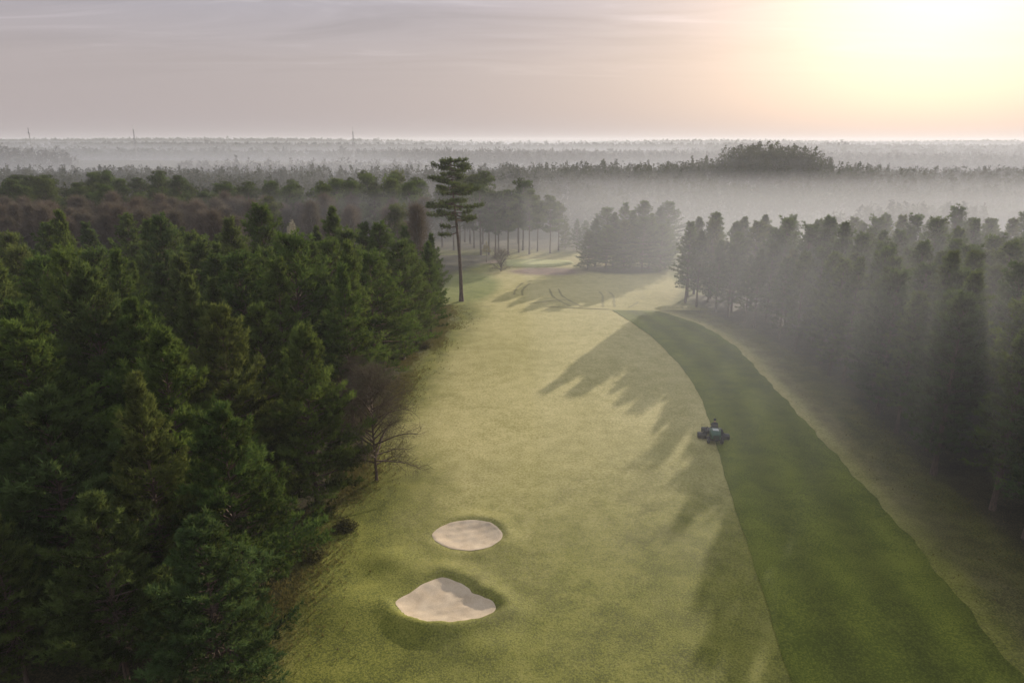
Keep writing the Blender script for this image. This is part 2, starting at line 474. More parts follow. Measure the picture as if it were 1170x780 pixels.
# wheel tracks pressed into the dew
for k, pts in enumerate(([(2.0, 126), (1.9, 130), (2.6, 134.5), (3.9, 139)], [(.4, 126.5), (.5, 130), (1.2, 134.8), (2.4, 139.5)],
            [(10.5, 117.8), (9.0, 121), (7.6, 126), (7.4, 133)], [(12.4, 118.0), (10.8, 121.3), (9.4, 126.5), (9.2, 133)],
            [(16.1, 117.5), (16.6, 122), (17.3, 127), (17.0, 131)], [(18.1, 117.3), (18.7, 122), (19.3, 127), (18.9, 131)],
            [(3.4, 119.5), (5.2, 121), (8, 122.5), (11, 123.4)], [(20.5, 117.2), (22.5, 120.5), (23.1, 122)])):
    ribbon('tyre_track', M['track'], pts, .42)
# putting green: a low mound with its own turf
th = np.linspace(0, 2 * np.pi, 73)[:-1]
V = [(5.5, 162.5, float(h(5.5, 162.5)) + .6)]; T = []
for k, rr in enumerate((.35, .7, .93, 1.0)):
    for a in th:
        r_ = rr * (1 + .08 * math.sin(3 * a + 1) + .05 * math.sin(5 * a))
        x, y = 5.5 + 8.6 * r_ * math.cos(a), 162.5 + 4.6 * r_ * math.sin(a)
        V.append((x, y, float(h(x, y)) + (.6, .58, .5, .03)[k]))
n = 72
T = [(0, 1 + i, 1 + (i + 1) % n) for i in range(n)]
Q = [(1 + k * n + i, 1 + (k + 1) * n + i, 1 + (k + 1) * n + (i + 1) % n, 1 + k * n + (i + 1) % n) for k in range(3) for i in range(n)]
tag(link('putting_green', mesh_np('putting_green', V, [np.array(T), np.array(Q)], M['green_turf'], True)), kind='structure')

# ------------------------------------------------------------------ bunkers
def bunker(b, label):
    th = np.linspace(-np.pi, np.pi, 145)[:-1]; rb = b['f'](th)
    V = [(*b['c'], 0)]
    levels = np.linspace(.06, 1.0, 22)
    for s in levels: V += list(np.column_stack([b['c'][0] + rb * s * np.cos(th), b['c'][1] + rb * s * np.sin(th), 0 * th]))
    V = np.array(V); V[:, 2] = h(V[:, 0], V[:, 1]) + .05
    V[:, 2] += .015 * hnoise(V[:, 0], V[:, 1], 6, 77) * 2
    V[-144:, 2] -= .03
    n = 144
    T = [(0, 1 + i, 1 + (i + 1) % n) for i in range(n)]
    Q = [(1 + k * n + i, 1 + (k + 1) * n + i, 1 + (k + 1) * n + (i + 1) % n, 1 + k * n + (i + 1) % n) for k in range(len(levels) - 1) for i in range(n)]
    return tag(link('sand_bunker', mesh_np('sand_bunker', V, [np.array(T), np.array(Q)], M['sand'], True)), label, 'bunker', 'sand bunkers beside the fairway')
bunker(BUNKERS[0], 'larger heart-shaped sand bunker with a steep shaded grass bank, nearer the camera')
bunker(BUNKERS[1], 'smaller oval sand bunker with a flat rim, just beyond the heart-shaped bunker')

# ------------------------------------------------------------------ trees
def blades(P, D, n, ln, w, spread, rng, up=0.0, tint=None):
    """n needle triangles at every point"""
    m = len(P)
    P = np.repeat(P, n, 0); D = np.repeat(D, n, 0)
    d = D + spread * rng.normal(size=P.shape); d[:, 2] += up
    d /= np.linalg.norm(d, axis=1, keepdims=True) + 1e-9
    sd = np.cross(d, rng.normal(size=P.shape)); sd /= np.linalg.norm(sd, axis=1, keepdims=True) + 1e-9
    L = ln * rng.uniform(.65, 1.2, (len(P), 1)); W = w * rng.uniform(.7, 1.3, (len(P), 1))
    P = P + rng.normal(size=P.shape) * ln * .18
    V = np.stack([P - sd * W / 2, P + sd * W / 2, P + d * L], 1).reshape(-1, 3)
    T = np.arange(len(V)).reshape(-1, 3)
    tint = np.repeat(rng.uniform(0, 1, m) if tint is None else np.clip(tint, 0, 1), n)
    return V, T, tint

def crown_mesh(name, tufts, wood, mat, n, ln, w, spread, rng, up=.2, wood_mat=None):
    P = np.array([t[0] for t in tufts]); D = np.array([t[1] for t in tufts])
    tn = np.array([t[2] + rng.normal(0, .12) for t in tufts]) if len(tufts[0]) > 2 else None
    V, T, tint = blades(P, D, n, ln, w, spread, rng, up, tn)
    nw = wood.n
    if nw:
        WV = np.concatenate(wood.v); WQ = np.concatenate(wood.q) if wood.q else np.zeros((0, 4), int)
        WT = np.concatenate(wood.t) if wood.t else np.zeros((0, 3), int)
        F = [WQ, WT, T + nw] if len(WT) else [WQ, T + nw]
        nwf = len(WQ) + len(WT)
        return mesh_np(name, np.concatenate([WV, V]), F, None, False,
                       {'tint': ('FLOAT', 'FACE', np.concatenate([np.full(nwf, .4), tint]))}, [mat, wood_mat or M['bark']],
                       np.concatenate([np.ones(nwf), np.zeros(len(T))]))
    return mesh_np(name, V, [T], mat, False, {'tint': ('FLOAT', 'FACE', tint)})

def trunk_mesh(Ht, r0, rng, lean=.02, sides=10, top=.94, mat='bark'):
    k = 12; z = np.linspace(-.3, Ht * top, k)
    off = np.cumsum(rng.normal(0, lean, (k, 2)), 0) * Ht / 20
    off -= off[0]
    P = np.column_stack([off, z])
    rad = r0 * (1 - .93 * np.linspace(0, 1, k) ** 1.1); rad[0] *= 1.35; rad[1] *= 1.05
    mb = MB(); mb.tube(P, rad, sides)
    return mb.mesh('trunk', M[mat], True), P

def at_h(P, z): return np.array([np.interp(z, P[:, 2], P[:, 0]), np.interp(z, P[:, 2], P[:, 1]), z])

def pine(seed, Ht=15, base=.15, rad=2.8, spacing=.42, per=5, nn=14, ln=.26, w=.032, step=.30, taper=.75, ang=(0, 55), top_round=.0, droop=.35, ragged=.25):
    rng = np.random.default_rng(seed)
    tm, P = trunk_mesh(Ht, .012 * Ht + .03, rng)
    wood = MB(); tufts = []
    z = base * Ht
    while z < Ht * .975:
        u = (z - base * Ht) / (Ht * (1 - base))
        prof = (1 - u) ** taper * min(1, .6 + 1.8 * u) + .05
        if top_round: prof = max(prof * (1 - top_round) + top_round * math.sqrt(max(0, 1 - (2 * u - .9) ** 2 / 1.25)), .05)
        nb = max(3, per + rng.integers(-1, 2))
        a0 = rng.uniform(0, 6.28)
        for b in range(nb):
            if rng.random() < .08: continue
            az = a0 + b * 2 * math.pi / nb + rng.normal(0, .25)
            L = rad * prof * (1 + rng.normal(0, ragged))
            L = max(.3, min(L, rad * 1.35))
            zz = z + rng.uniform(-.2, .2)
            e0 = R(ang[0] + (ang[1] - ang[0]) * u + rng.normal(0, 7))
            k = max(4, int(L / step) + 1); bt = rng.beta(1.3, 1.8)
            s = np.linspace(0, 1, k)
            e = e0 - droop * .3 * np.sin(s * 3) + droop * s ** 2
            ds = L / (k - 1)
            rr = np.concatenate([[0], np.cumsum(np.cos(e[:-1]) * ds)]); zr = np.concatenate([[0], np.cumsum(np.sin(e[:-1]) * ds)])
            azs = az + rng.normal(0, .12) * s
            o = at_h(P, min(zz, Ht * .93))
            B = np.column_stack([o[0] + rr * np.cos(azs), o[1] + rr * np.sin(azs), zz + zr])
            wood.tube(B, np.linspace(.018 * L + .008, .006, k), 3, False)
            hd = np.array([math.cos(az), math.sin(az), 0]); sd = np.array([-hd[1], hd[0], 0])
            for q in range(1, k):
                t = s[q]
                if t < .34 and L > 1.2: continue
                side = 1 if (q % 2) else -1
                for sgn in ((side,) if t < .9 else (1, -1)):
                    tl = L * (.42 * (1 - t) + .10) * rng.uniform(.7, 1.3)
                    tw = hd * rng.uniform(.45, .9) + sd * sgn * rng.uniform(.6, 1.0) + np.array([0, 0, rng.uniform(.0, .45)])
                    tw /= np.linalg.norm(tw)
                    m = max(1, int(tl / step))
                    for g in range(1, m + 1):
                        p = B[q] + tw * tl * g / m + np.array([0, 0, rng.normal(0, .06)])
                        tufts.append((p, tw * .8 + np.array([0, 0, .35]), bt + .3 * (t > .8)))  # branch tips tinted lighter, standing in for light on them
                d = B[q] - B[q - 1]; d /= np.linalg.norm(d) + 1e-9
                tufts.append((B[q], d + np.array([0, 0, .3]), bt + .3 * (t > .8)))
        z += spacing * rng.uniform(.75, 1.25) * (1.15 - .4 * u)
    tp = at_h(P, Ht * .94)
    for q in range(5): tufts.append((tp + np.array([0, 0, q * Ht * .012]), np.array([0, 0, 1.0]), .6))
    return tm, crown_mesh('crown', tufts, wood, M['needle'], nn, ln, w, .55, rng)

def old_pine(seed, Ht=19, base=.45, rad=3.6, nb=30, nn=9, ln=.42, w=.075, clump=1.25):
    """tall pine with a rounded crown of separate clumps on bare limbs"""
    rng = np.random.default_rng(seed)
    tm, P = trunk_mesh(Ht, .22 + .004 * Ht, rng, .03, 8, .9)
    wood = MB(); tufts = []
    for b in range(nb):
        u = (b + rng.random()) / nb
        zz = Ht * (base + (1 - base) * .86 * u)
        az = b * 2.4 + rng.normal(0, .4)
        L = rad * math.sqrt(max(.06, 1 - (1.5 * u - .6) ** 2)) * rng.uniform(.55, 1.1)
        e = R(5 + 50 * u + rng.normal(0, 10))
        o = at_h(P, min(zz, Ht * .88))
        s = np.linspace(0, 1, 6)
        B = np.column_stack([o[0] + L * s * math.cos(az) * math.cos(e), o[1] + L * s * math.sin(az) * math.cos(e), zz + L * s * math.sin(e) + .15 * L * s ** 2])
        wood.tube(B, np.linspace(.02 * L + .02, .01, 6), 4, False)
        for (f, k) in ((1.0, 1.0), (.62, .75)):
            c = B[-1] * f + B[0] * (1 - f)
            R_ = clump * k * rng.uniform(.7, 1.15); bt = rng.beta(1.3, 1.8)
            m = int(42 * k * k)
            q = rng.normal(size=(m, 3)); q /= np.linalg.norm(q, axis=1, keepdims=True); q *= rng.uniform(.35, 1, (m, 1)) ** .5
            for v in q: tufts.append((c + v * np.array([R_, R_, R_ * .55]), v * .7 + np.array([0, 0, .5]), bt + .25 * max(0, v[2])))  # clump tops tinted lighter: light from above put into the colour
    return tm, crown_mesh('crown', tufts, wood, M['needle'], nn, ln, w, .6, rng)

def lone_pine(seed):
    """the tall pine standing alone on the fairway: bare trunk, flat layered plates"""
    rng = np.random.default_rng(seed)
    Ht = 25.0
    k = 14; z = np.linspace(-.3, 24.6, k); s = z / 24.6
    P = np.column_stack([-1.15 * s + .18 * np.sin(s * 5), .2 * np.sin(s * 4), z])
    rad = .36 * (1 - .86 * np.clip(s, 0, 1) ** 1.2); rad[0] = .52
    mb = MB(); mb.tube(P, rad, 12); tm = mb.mesh('trunk', M['bark'], True)
    wood = MB(); tufts = []
    layers = [(13.2, 3.4, 2), (14.9, 3.8, 4), (16.2, 4.6, 5), (17.4, 5.0, 5), (18.6, 4.9, 5), (19.7, 4.5, 5), (20.7, 4.6, 5), (21.6, 4.4, 5), (22.5, 4.0, 5), (23.3, 3.7, 5), (24.0, 3.2, 6), (24.6, 2.3, 6)]
    for zz0, L0, nb in layers:
        a0 = rng.uniform(0, 6.28)
        for b in range(nb):
            az = a0 + b * 2 * math.pi / nb + rng.normal(0, .3)
            if zz0 < 14: az = math.pi + (-.35, .45)[b]          # the low plates reach out to one side
            L = L0 * rng.uniform(.55, 1.1); zz = zz0 + rng.normal(0, .5)
            o = at_h(P, min(zz, 24.2)); s = np.linspace(0, 1, 9)
            lift = rng.normal(-.03, .05) - (.12 if zz0 < 14 else 0)
            B = np.column_stack([o[0] + L * s * math.cos(az), o[1] + L * s * math.sin(az), zz + L * (lift * s - .05 * np.sin(3 * s) + .07 * s ** 3)])
            wood.tube(B, np.linspace(.03 * L + .02, .012, 9), 4, False)
            hd = np.array([math.cos(az), math.sin(az), 0]); sd = np.array([-hd[1], hd[0], 0])
            m = int(75 * L / 3 * (1.0 if zz0 > 14 else 1.2))
            for _ in range(m):
                t = rng.uniform(.38, 1.05); wd = .27 * L * (1.1 - .5 * t)
                i = min(8, int(t * 8)); c = B[i] + hd * (t - s[i]) * L
                p = c + sd * rng.normal(0, wd * .6) + np.array([0, 0, rng.normal(.08, .17)])
                tufts.append((p, hd * .5 + sd * rng.normal(0, .4) + np.array([0, 0, .45])))
    return tm, crown_mesh('crown', tufts, wood, M['needle'], 10, .34, .06, .6, rng)

def bare_tree(seed, Ht=14, base=.2, rad=2.4, nb=34, mat='twig', tmat='birch_bark', ang=(62, 75), twigs=26, tw=.03, tl=.9, fork=False):
    """leafless tree: ascending limbs, side branches and fine twigs"""
    rng = np.random.default_rng(seed)
    tm, P = trunk_mesh(Ht, .010 * Ht + .03, rng, .05, 7, .97, tmat)
    wood = MB(); TP = []; TD = []
    for b in range(nb):
        u = (b + rng.random() * .8) / nb
        zz = Ht * (base + (1 - base) * .93 * u)
        az = b * 2.4 + rng.normal(0, .3)
        L = rad * (1.25 * math.sqrt(max(.03, 1 - u ** 1.8))) * rng.uniform(.7, 1.2)
        e = R(rng.uniform(*ang)) if u > .15 else R(rng.uniform(ang[0] - 25, ang[1] - 20))
        o = at_h(P, zz); s = np.linspace(0, 1, 7)
        ee = e + .25 * s - (.35 * s ** 2)
        B = o + np.column_stack([L * s * np.cos(ee) * math.cos(az), L * s * np.cos(ee) * math.sin(az), L * s * np.sin(ee)])
        wood.tube(B, np.linspace(.018 * L + .03, .014, 7), 3, False)
        for _ in range(twigs):
            t = rng.uniform(.25, 1); p = np.array([np.interp(t, s, B[:, i]) for i in range(3)])
            d = (B[-1] - B[0]) / L * .7 + rng.normal(0, .5, 3)
            d /= np.linalg.norm(d)
            TP.append(p); TD.append(d)
            p2 = p + d * tl * .45
            for _k in range(2):
                TP.append(p2 + rng.normal(0, .04, 3)); TD.append(d + rng.normal(0, .45, 3))
    V, T, tint = blades(np.array(TP), np.array(TD), 1, tl, tw, .05, rng)
    WV = np.concatenate(wood.v); WQ = np.concatenate(wood.q)
    me = mesh_np('crown', np.concatenate([WV, V]), [WQ, T + wood.n], None, False, {'tint': ('FLOAT', 'FACE', np.concatenate([np.full(len(WQ), .3), tint]))},
                 [M[mat], M[tmat]], np.concatenate([np.ones(len(WQ)), np.zeros(len(T))]))
    return tm, me

def leafy_blob(seed, Rx, Rz, m, mat, ln=.16, w=.09):
    rng = np.random.default_rng(seed)
    q = rng.normal(size=(m, 3)); q /= np.linalg.norm(q, axis=1, keepdims=True); q *= rng.uniform(.3, 1, (m, 1)) ** .6
    q[:, 2] = np.abs(q[:, 2])
    lump = 1 + .3 * np.sin(q[:, :1] * 5 + 1) * np.cos(q[:, 1:2] * 4)
    P = q * lump * np.array([Rx, Rx * .8, Rz])
    V, T, tint = blades(P, q + np.array([0, 0, .3]), 4, ln, w, .7, rng)
    return mesh_np('bush', V, [T], M[mat], False, {'tint': ('FLOAT', 'FACE', tint)})

def plant(name, parts, x, y, rz, sc, label, cat, group=None):
    sc = sc if isinstance(sc, tuple) else (sc, sc, sc)
    r = empty(name, (x, y, float(h(x, y)) - .05), rz, sc)
    link('trunk', parts[0], r); link('crown', parts[1], r)
    return tag(r, label, cat, group)

ORD = ['first', 'second', 'third', 'fourth', 'fifth', 'sixth', 'seventh', 'eighth', 'ninth', 'tenth', 'eleventh', 'twelfth', 'thirteenth', 'fourteenth', 'fifteenth', 'sixteenth',
       'seventeenth', 'eighteenth', 'nineteenth', 'twentieth', 'twenty-first', 'twenty-second', 'twenty-third', 'twenty-fourth', 'twenty-fifth', 'twenty-sixth', 'twenty-seventh', 'twenty-eighth']

# prototypes: mesh data shared by every tree of the kind
HI = [pine(100 + k, Ht=15, base=(.06, .10, .14, .08, .2, .05)[k], rad=(4.6, 4.2, 4.9, 4.0, 4.5, 5.0)[k], per=8, nn=12, ln=.38, w=.085, spacing=.62, taper=(.8, .9, .75, 1.0, .85, .8)[k], ragged=.28, droop=.5) for k in range(6)]
MID = [pine(200 + k, Ht=15, base=(.08, .12, .2, .1)[k], rad=(3.9, 3.6, 4.1, 3.5)[k], per=7, nn=9, ln=.42, w=.10, spacing=.60, step=.38, taper=(.75, .85, .65, .9)[k], ragged=.28, droop=.45) for k in range(4)]
TALL = [pine(300 + k, Ht=17, base=(.14, .2, .12, .18, .24)[k], rad=(2.9, 2.6, 3.1, 2.7, 2.5)[k], per=7, nn=9, ln=.42, w=.10, spacing=.58, step=.38, taper=(.5, .6, .45, .55, .65)[k], ragged=.28, droop=.45) for k in range(5)]
OLD = [old_pine(400 + k, Ht=19, base=(.34, .42, .3, .38)[k], rad=(3.8, 3.2, 4.2, 3.5)[k], nb=36) for k in range(4)]
BIRCH = [bare_tree(500 + k, Ht=14, rad=(2.6, 3.0, 2.4)[k], nb=44, twigs=46, tw=.05, tl=1.1) for k in range(3)]

placed = []
def free(x, y, dmin):
    return all((x - a) ** 2 + (y - b) ** 2 > dmin * dmin for a, b in placed)

rnd = random.Random(5)
VX = lambda y: .79 * (y * math.cos(PITCH) + CAM_Z * math.sin(PITCH)) + 3   # half width of the view on the ground

# ---- left plantation, planted in rows parallel to the fairway edge
LW = 'pines of the dense wood left of the fairway'
shade = ['dark', 'deep green', 'bushy', 'dense']
row = 0
off = 0.0
while off < 75:
    y = 29.0 + rnd.uniform(0, 2); k = 0
    while y < 119:
        x = float(edge_left(y)) - 1.6 - off + rnd.gauss(0, .5)
        yy = y + rnd.gauss(0, .6)
        keep = -x < VX(yy) + 2.5 and yy < 117 + rnd.uniform(-4, 3) - .12 * off
        if row == 0 and 50 < yy < 57.5: keep = False            # gap where the bare tree stands
        if row == 0 and abs(yy - 42.5) < 1.6: keep = False
        if row > 0 and rnd.random() < .06: keep = False
        if keep and free(x, yy, 2.6):
            placed.append((x, yy))
            ht = np.interp(yy, [28, 40, 60, 80, 100, 118], [11.5, 14.5, 16.5, 16.0, 13.4, 13.0]) + np.interp(off, [0, 12, 40], [-.8, .3, 1.0]) + rnd.gauss(0, 1.9)
            near = math.hypot(yy, x) < 62
            p = HI[rnd.randrange(6)] if near else MID[rnd.randrange(4)]
            s = ht / 15
            w = s * rnd.uniform(.76, 1.16)
            if row < 3:
                lab = f'{ORD[k]} pine from the near end in the {("fairway-edge", "second", "third")[row]} row of the wood beside the bunkers'
            else:
                lab = 'dark pine crown deep inside the wood beside the bunkers, ringed by similar crowns'
            plant('pine_tree', p, x, yy, rnd.uniform(0, 6.28), (w, w, s), lab, 'pine tree', LW)
            k += 1
        y += np.interp(y, [28, 60, 118], [6.3, 6.2, 6.0]) * (1 if row < 3 else 1.12)
    off += np.interp(off, [0, 10, 75], [5.4, 5.8, 7.2]); row += 1
print('LEFT', len(placed))

# ---- right plantation
RW = 'pines of the misty wood right of the mown strip'
row = 0; off = 0.0
while off < 75:
    y = 33.0 + rnd.uniform(0, 2); k = 0
    while y < 137:
        x = float(edge_right(y)) + .6 + off + rnd.gauss(0, .7); yy = y + rnd.gauss(0, .7)
        keep = x < VX(yy) + (16 if yy < 60 else 3) and yy < 133 - .10 * off
        if keep and free(x, yy, 2.4):
            placed.append((x, yy))
            ht = np.interp(yy, [30, 60, 85, 122], [16.5, 16, 15.5, 14.5]) * 1.03 + rnd.gauss(0, .8)
            if off < 7: ht = np.interp(yy, [30, 60, 82, 91, 100, 112, 118, 125], [16, 15.5, 14.6, 13.4, 11.8, 11.8, 13.6, 14.0]) * (1 + .018 * off) + rnd.gauss(0, .5)
            s = ht / 17; w = s * rnd.uniform(.95, 1.2)
            p = TALL[rnd.randrange(5)]
            if row < 3:
                lab = f'{ORD[k]} tall pine from the near end in the {("front", "second", "third")[row]} row facing the mown strip'
            else:
                lab = 'hazy tall pine deep in the wood behind the mown strip, ringed by similar pines'
            plant('pine_tree', p, x, yy, rnd.uniform(0, 6.28), (w, w, s), lab, 'pine tree', RW)
            k += 1
        y += np.interp(y, [30, 70, 128], [5.0, 4.6, 3.6]) * (1 if row < 3 else 1.35)
    off += np.interp(off, [0, 10, 75], [4.0, 5.0, 8.0]); row += 1
print('RIGHT', len(placed))

# ---- the lone pine and other single trees
lp = lone_pine(9)
plant('pine_tree', lp, -9.2, 121.4, 0, 1.0, 'very tall lone pine with a bare trunk and flat layered branches above the fairway', 'pine tree')
plant('bare_tree', bare_tree(61, Ht=10.0, base=.14, rad=3.3, nb=44, mat='grey_twig', tmat='bark', ang=(20, 55), twigs=80, tw=.02, tl=1.1), -11.7, 53.2, 1.0, 1.0,
      'leafless spreading tree at the edge of the left wood beyond the oval bunker', 'bare tree')
plant('bare_tree', bare_tree(62, Ht=8.5, base=.12, rad=2.6, nb=26, mat='grey_twig', tmat='bark', ang=(25, 60), twigs=70, tw=.02, tl=1.0), -14.5, 60.5, 2.0, 1.0,
      'thin leafless tree squeezed between dark pines behind the spreading bare tree', 'bare tree')
plant('bare_tree', bare_tree(63, Ht=4.6, base=.05, rad=2.6, nb=34, mat='twig', tmat='bark', ang=(30, 65), twigs=26, tw=.03, tl=.8), -2.5, 151.5, 0, 1.0,
      'small pinkish leafless tree at the corner of the heather in front of the green', 'bare tree')
plant('autumn_tree', (bare_tree(64, Ht=5, base=.2, rad=1.2, nb=14, mat='twig', tmat='bark', twigs=10)[0], leafy_blob(71, 1.1, 2.2, 420, 'gold')), -6.2, 164.5, 0, 1.0,
      'small yellow-leaved tree glowing in front of the dark far wood', 'autumn tree')
SC.objects[-1] if False else None
plant('birch_tree', (bare_tree(65, Ht=14.5, base=.4, rad=1.3, nb=14, mat='twig', twigs=8)[0], leafy_blob(72, 1.0, 3.0, 500, 'pale_leaf')), -41, 128, 0, 1.0,
      'pale cream-leaved birch standing out white against the dark wood', 'birch tree')
for o in bpy.data.objects:
    if o.name.startswith('crown') and o.data.name.startswith('bush'):
        o.location.z = 2.6 if o.parent.name.startswith('autumn') else 11.0

# ---- birches and bare woodland behind the left plantation
BG = 'bare birches behind the dense left wood'
n = 0; tries = 0
while n < 150 and tries < 4000:
    tries += 1
    y = rnd.uniform(121, 166); x = -rnd.uniform(16, VX(y) + 4)
    if rnd.random() < .88 and x > -50: continue
    if not free(x, y, 2.5): continue
    placed.append((x, y)); n += 1
    s = rnd.uniform(.85, 1.2)
    t = x / y
    where = 'far out beside the frame edge' if t < -.6 else 'among the pinkish bare trees' if t < -.35 else 'close to the lone pine'
    plant('birch_tree', BIRCH[rnd.randrange(3)], x, y, rnd.uniform(0, 6.28), s,
          'slender leafless birch with pale trunk in the pinkish thicket behind the dense left wood' if t < -.35 else 'slender leafless birch in the greyish thicket behind the lone pine',
          'birch tree', BG if t < -.35 else 'bare birches behind the lone pine')

# ---- old rounded pines behind them
OG = 'round-topped pines on the far side of the bare birches'
n = 0; tries = 0
while n < 84 and tries < 4000:
    tries += 1
    y = rnd.uniform(128, 206) if rnd.random() < .5 else rnd.uniform(165, 206); x = rnd.uniform(-VX(y) - 3, 4)
    if y < 172 and x > -20: continue
    if y < 160 and x < -55: continue
    if not free(x, y, 4.2): continue
    placed.append((x, y)); n += 1
    s = rnd.uniform(.78, 1.08)
    plant('pine_tree', OLD[rnd.randrange(4)], x, y, rnd.uniform(0, 6.28), s,
          'round-topped old pine standing dark above the pinkish bare birches' if x < -40 else 'round-topped pine in the dark band behind the lone pine',
          'pine tree', OG if x < -40 else 'round-topped pines behind the lone pine')

# ---- pines around the green
GG = 'bare-stemmed pines in a row behind the putting green'
for k, (x, y, s, v) in enumerate([(-6, 176, .80, 1), (-3.5, 179, .82, 3), (-1, 176.5, .86, 0), (1.8, 180, .80, 1), (4.5, 177, .84, 3), (6.8, 182, .72, 1), (10, 178.5, .78, 0), (12.5, 183, .66, 3)]):
    placed.append((x, y))
    plant('pine_tree', OLD[v], x, y, k * 1.3, s, f'{ORD[k]} bare-stemmed pine in the line behind the putting green, counted from the lone pine side', 'pine tree', GG)
for k, (x, y, s) in enumerate([(14.5, 186, .5), (17.5, 184, .55), (20, 187, .5)]):
    placed.append((x, y))
    plant('pine_tree', MID[k], x, y, k, s, f'{ORD[k]} low bushy pine between the bare-stemmed pines and the clump beside the green', 'pine tree', 'low pines behind the putting green')
CG = 'pines of the misty clump beside the green'
for k, (x, y, ht) in enumerate([(17.5, 156, 8.5), (19.5, 159, 11), (21.5, 155, 10), (23.5, 158, 12.5), (25.5, 154.5, 11), (27.5, 157, 13), (29.5, 153.5, 12), (31.5, 156, 12.5), (33.5, 153, 10.5), (35.5, 157, 11), (22.5, 164, 13), (27, 165, 14), (31, 163, 14.5), (35, 164, 13), (38, 168, 14)]):
    placed.append((x, y)); s = ht / 15
    plant('pine_tree', MID[k % 4], x, y, k * 1.7, (s * 1.35, s * 1.35, s), f'{ORD[k]} pine of the misty clump beyond the wheel tracks, counted from the green', 'pine tree', CG)

# ---- low scrub along the left edge
for k, (x, y, rx, rz, lab) in enumerate([(-12.6, 45.4, 1.0, .9, 'dark bramble mound at the wood edge level with the oval bunker'),
        (-14.2, 41.8, 1.3, .8, 'dark bramble mound under the pines between the two bunkers'),
        (-12.5, 92, 1.2, .9, 'low bramble mound under the last pines before the lone pine')]):
    o = link('bramble_bush', leafy_blob(80 + k, rx, rz, 500, 'bramble'))
    o.location = (x, y, float(h(x, y)) - .05)
    tag(o, lab, 'bush', 'brambles along the left wood edge')

# ---- rough grass: uncountable tufts along the margins
def rough_grass():
    rng = np.random.default_rng(77)
    m = 26000
    y = rng.uniform(30, 118, m); u = rng.uniform(0, 1, m)
    left = rng.random(m) < .93
    x = np.where(left, edge_left(y) + rng.normal(0, 1.6, m) - .5, edge_right(y) - 2.0 + rng.normal(0, 2.4, m))
    ok = (hnoise(x, y, .5, 4) + rng.normal(0, .15, m)) > -.05
    x, y = x[ok], y[ok]
    P = np.column_stack([x, y, h(x, y)])
    V, T, tint = blades(P, np.tile([0, 0, 1.0], (len(P), 1)), 5, .2, .04, .4, rng, .4)
    m_ = needle_mat('rough_grass_blades', [(.20, .17, .06), (.24, .20, .075)], .4, .7, 1.3)
    tag(link('rough_grass', mesh_np('rough_grass', V, [T], m_, False, {'tint': ('FLOAT', 'FACE', tint)})), kind='stuff')
rough_grass()

# ------------------------------------------------------------------ distant woods (one mass each band)
def unit_tree(rng, m, kind):
    q = rng.normal(size=(m, 3)); q /= np.linalg.norm(q, axis=1, keepdims=True); q *= rng.uniform(.2, 1, (m, 1)) ** .45
    if kind == 'cone':
        z = rng.uniform(0, 1, m) ** 1.3; a = rng.uniform(0, 6.28, m); r = (1 - z) ** .8 * rng.uniform(.5, 1.1, m) + .03
        P = np.column_stack([r * np.cos(a), r * np.sin(a), .15 + z * .85])
    else:
        P = np.column_stack([q[:, 0], q[:, 1], .62 + .38 * q[:, 2]])
        for k in range(4):
            c = rng.normal(0, .45, 3); sel = rng.random(m) < .14
            P[sel] = np.column_stack([c[0] + .4 * q[sel, 0], c[1] + .4 * q[sel, 1], .7 + .22 * c[2] + .2 * q[sel, 2]])
    return P, q

def far_wood(name, spots, m, size, seed, mat):
    """spots: (x, y, height, radius)"""
    rng = np.random.default_rng(seed)
    S = np.array(spots); tm = [unit_tree(rng, m, k) for k in ('round', 'cone', 'round', 'round', 'cone')]
    ch = rng.integers(0, 5, len(S)); VV = []; TT = []
    for k in range(5):
        s = S[ch == k]
        if not len(s): continue
        P, q = tm[k]
        a = rng.uniform(0, 6.28, len(s)); ca, sa = np.cos(a)[:, None], np.sin(a)[:, None]
        X = s[:, 0:1] + s[:, 3:4] * (ca * P[None, :, 0] - sa * P[None, :, 1])
        Y = s[:, 1:2] + s[:, 3:4] * (sa * P[None, :, 0] + ca * P[None, :, 1])
        Z = h(s[:, 0], s[:, 1])[:, None] + s[:, 2:3] * P[None, :, 2]
        C = np.stack([X, Y, Z], -1).reshape(-1, 3)
        e = rng.normal(size=(len(C), 3, 3)) * size
        V = (C[:, None] + e).reshape(-1, 3)
        VV.append(V); TT.append(np.repeat(rng.uniform(0, 1, len(s)), m) * .6 + .4 * rng.random(len(C)))
    V = np.concatenate(VV); T = np.arange(len(V)).reshape(-1, 3)
    tag(link(name, mesh_np(name, V, [T], mat, False, {'tint': ('FLOAT', 'FACE', np.concatenate(TT))})), kind='stuff')

def scatter(x0, x1, y0, y1, step, hmin, hmax, seed, keep=None, wedge=True):
    rng = np.random.default_rng(seed)
    X, Y = np.meshgrid(np.arange(x0, x1, step), np.arange(y0, y1, step))
    X = X.ravel() + rng.uniform(-.45, .45, X.size) * step; Y = Y.ravel() + rng.uniform(-.45, .45, Y.size) * step
    ok = np.abs(X) < .95 * Y + 30
    if keep is not None: ok &= keep(X, Y)
    X, Y = X[ok], Y[ok]
    H_ = rng.uniform(hmin, hmax, len(X)); 
    return np.column_stack([X, Y, H_, np.maximum(H_ * rng.uniform(.16, .26, len(X)), step * .45)])

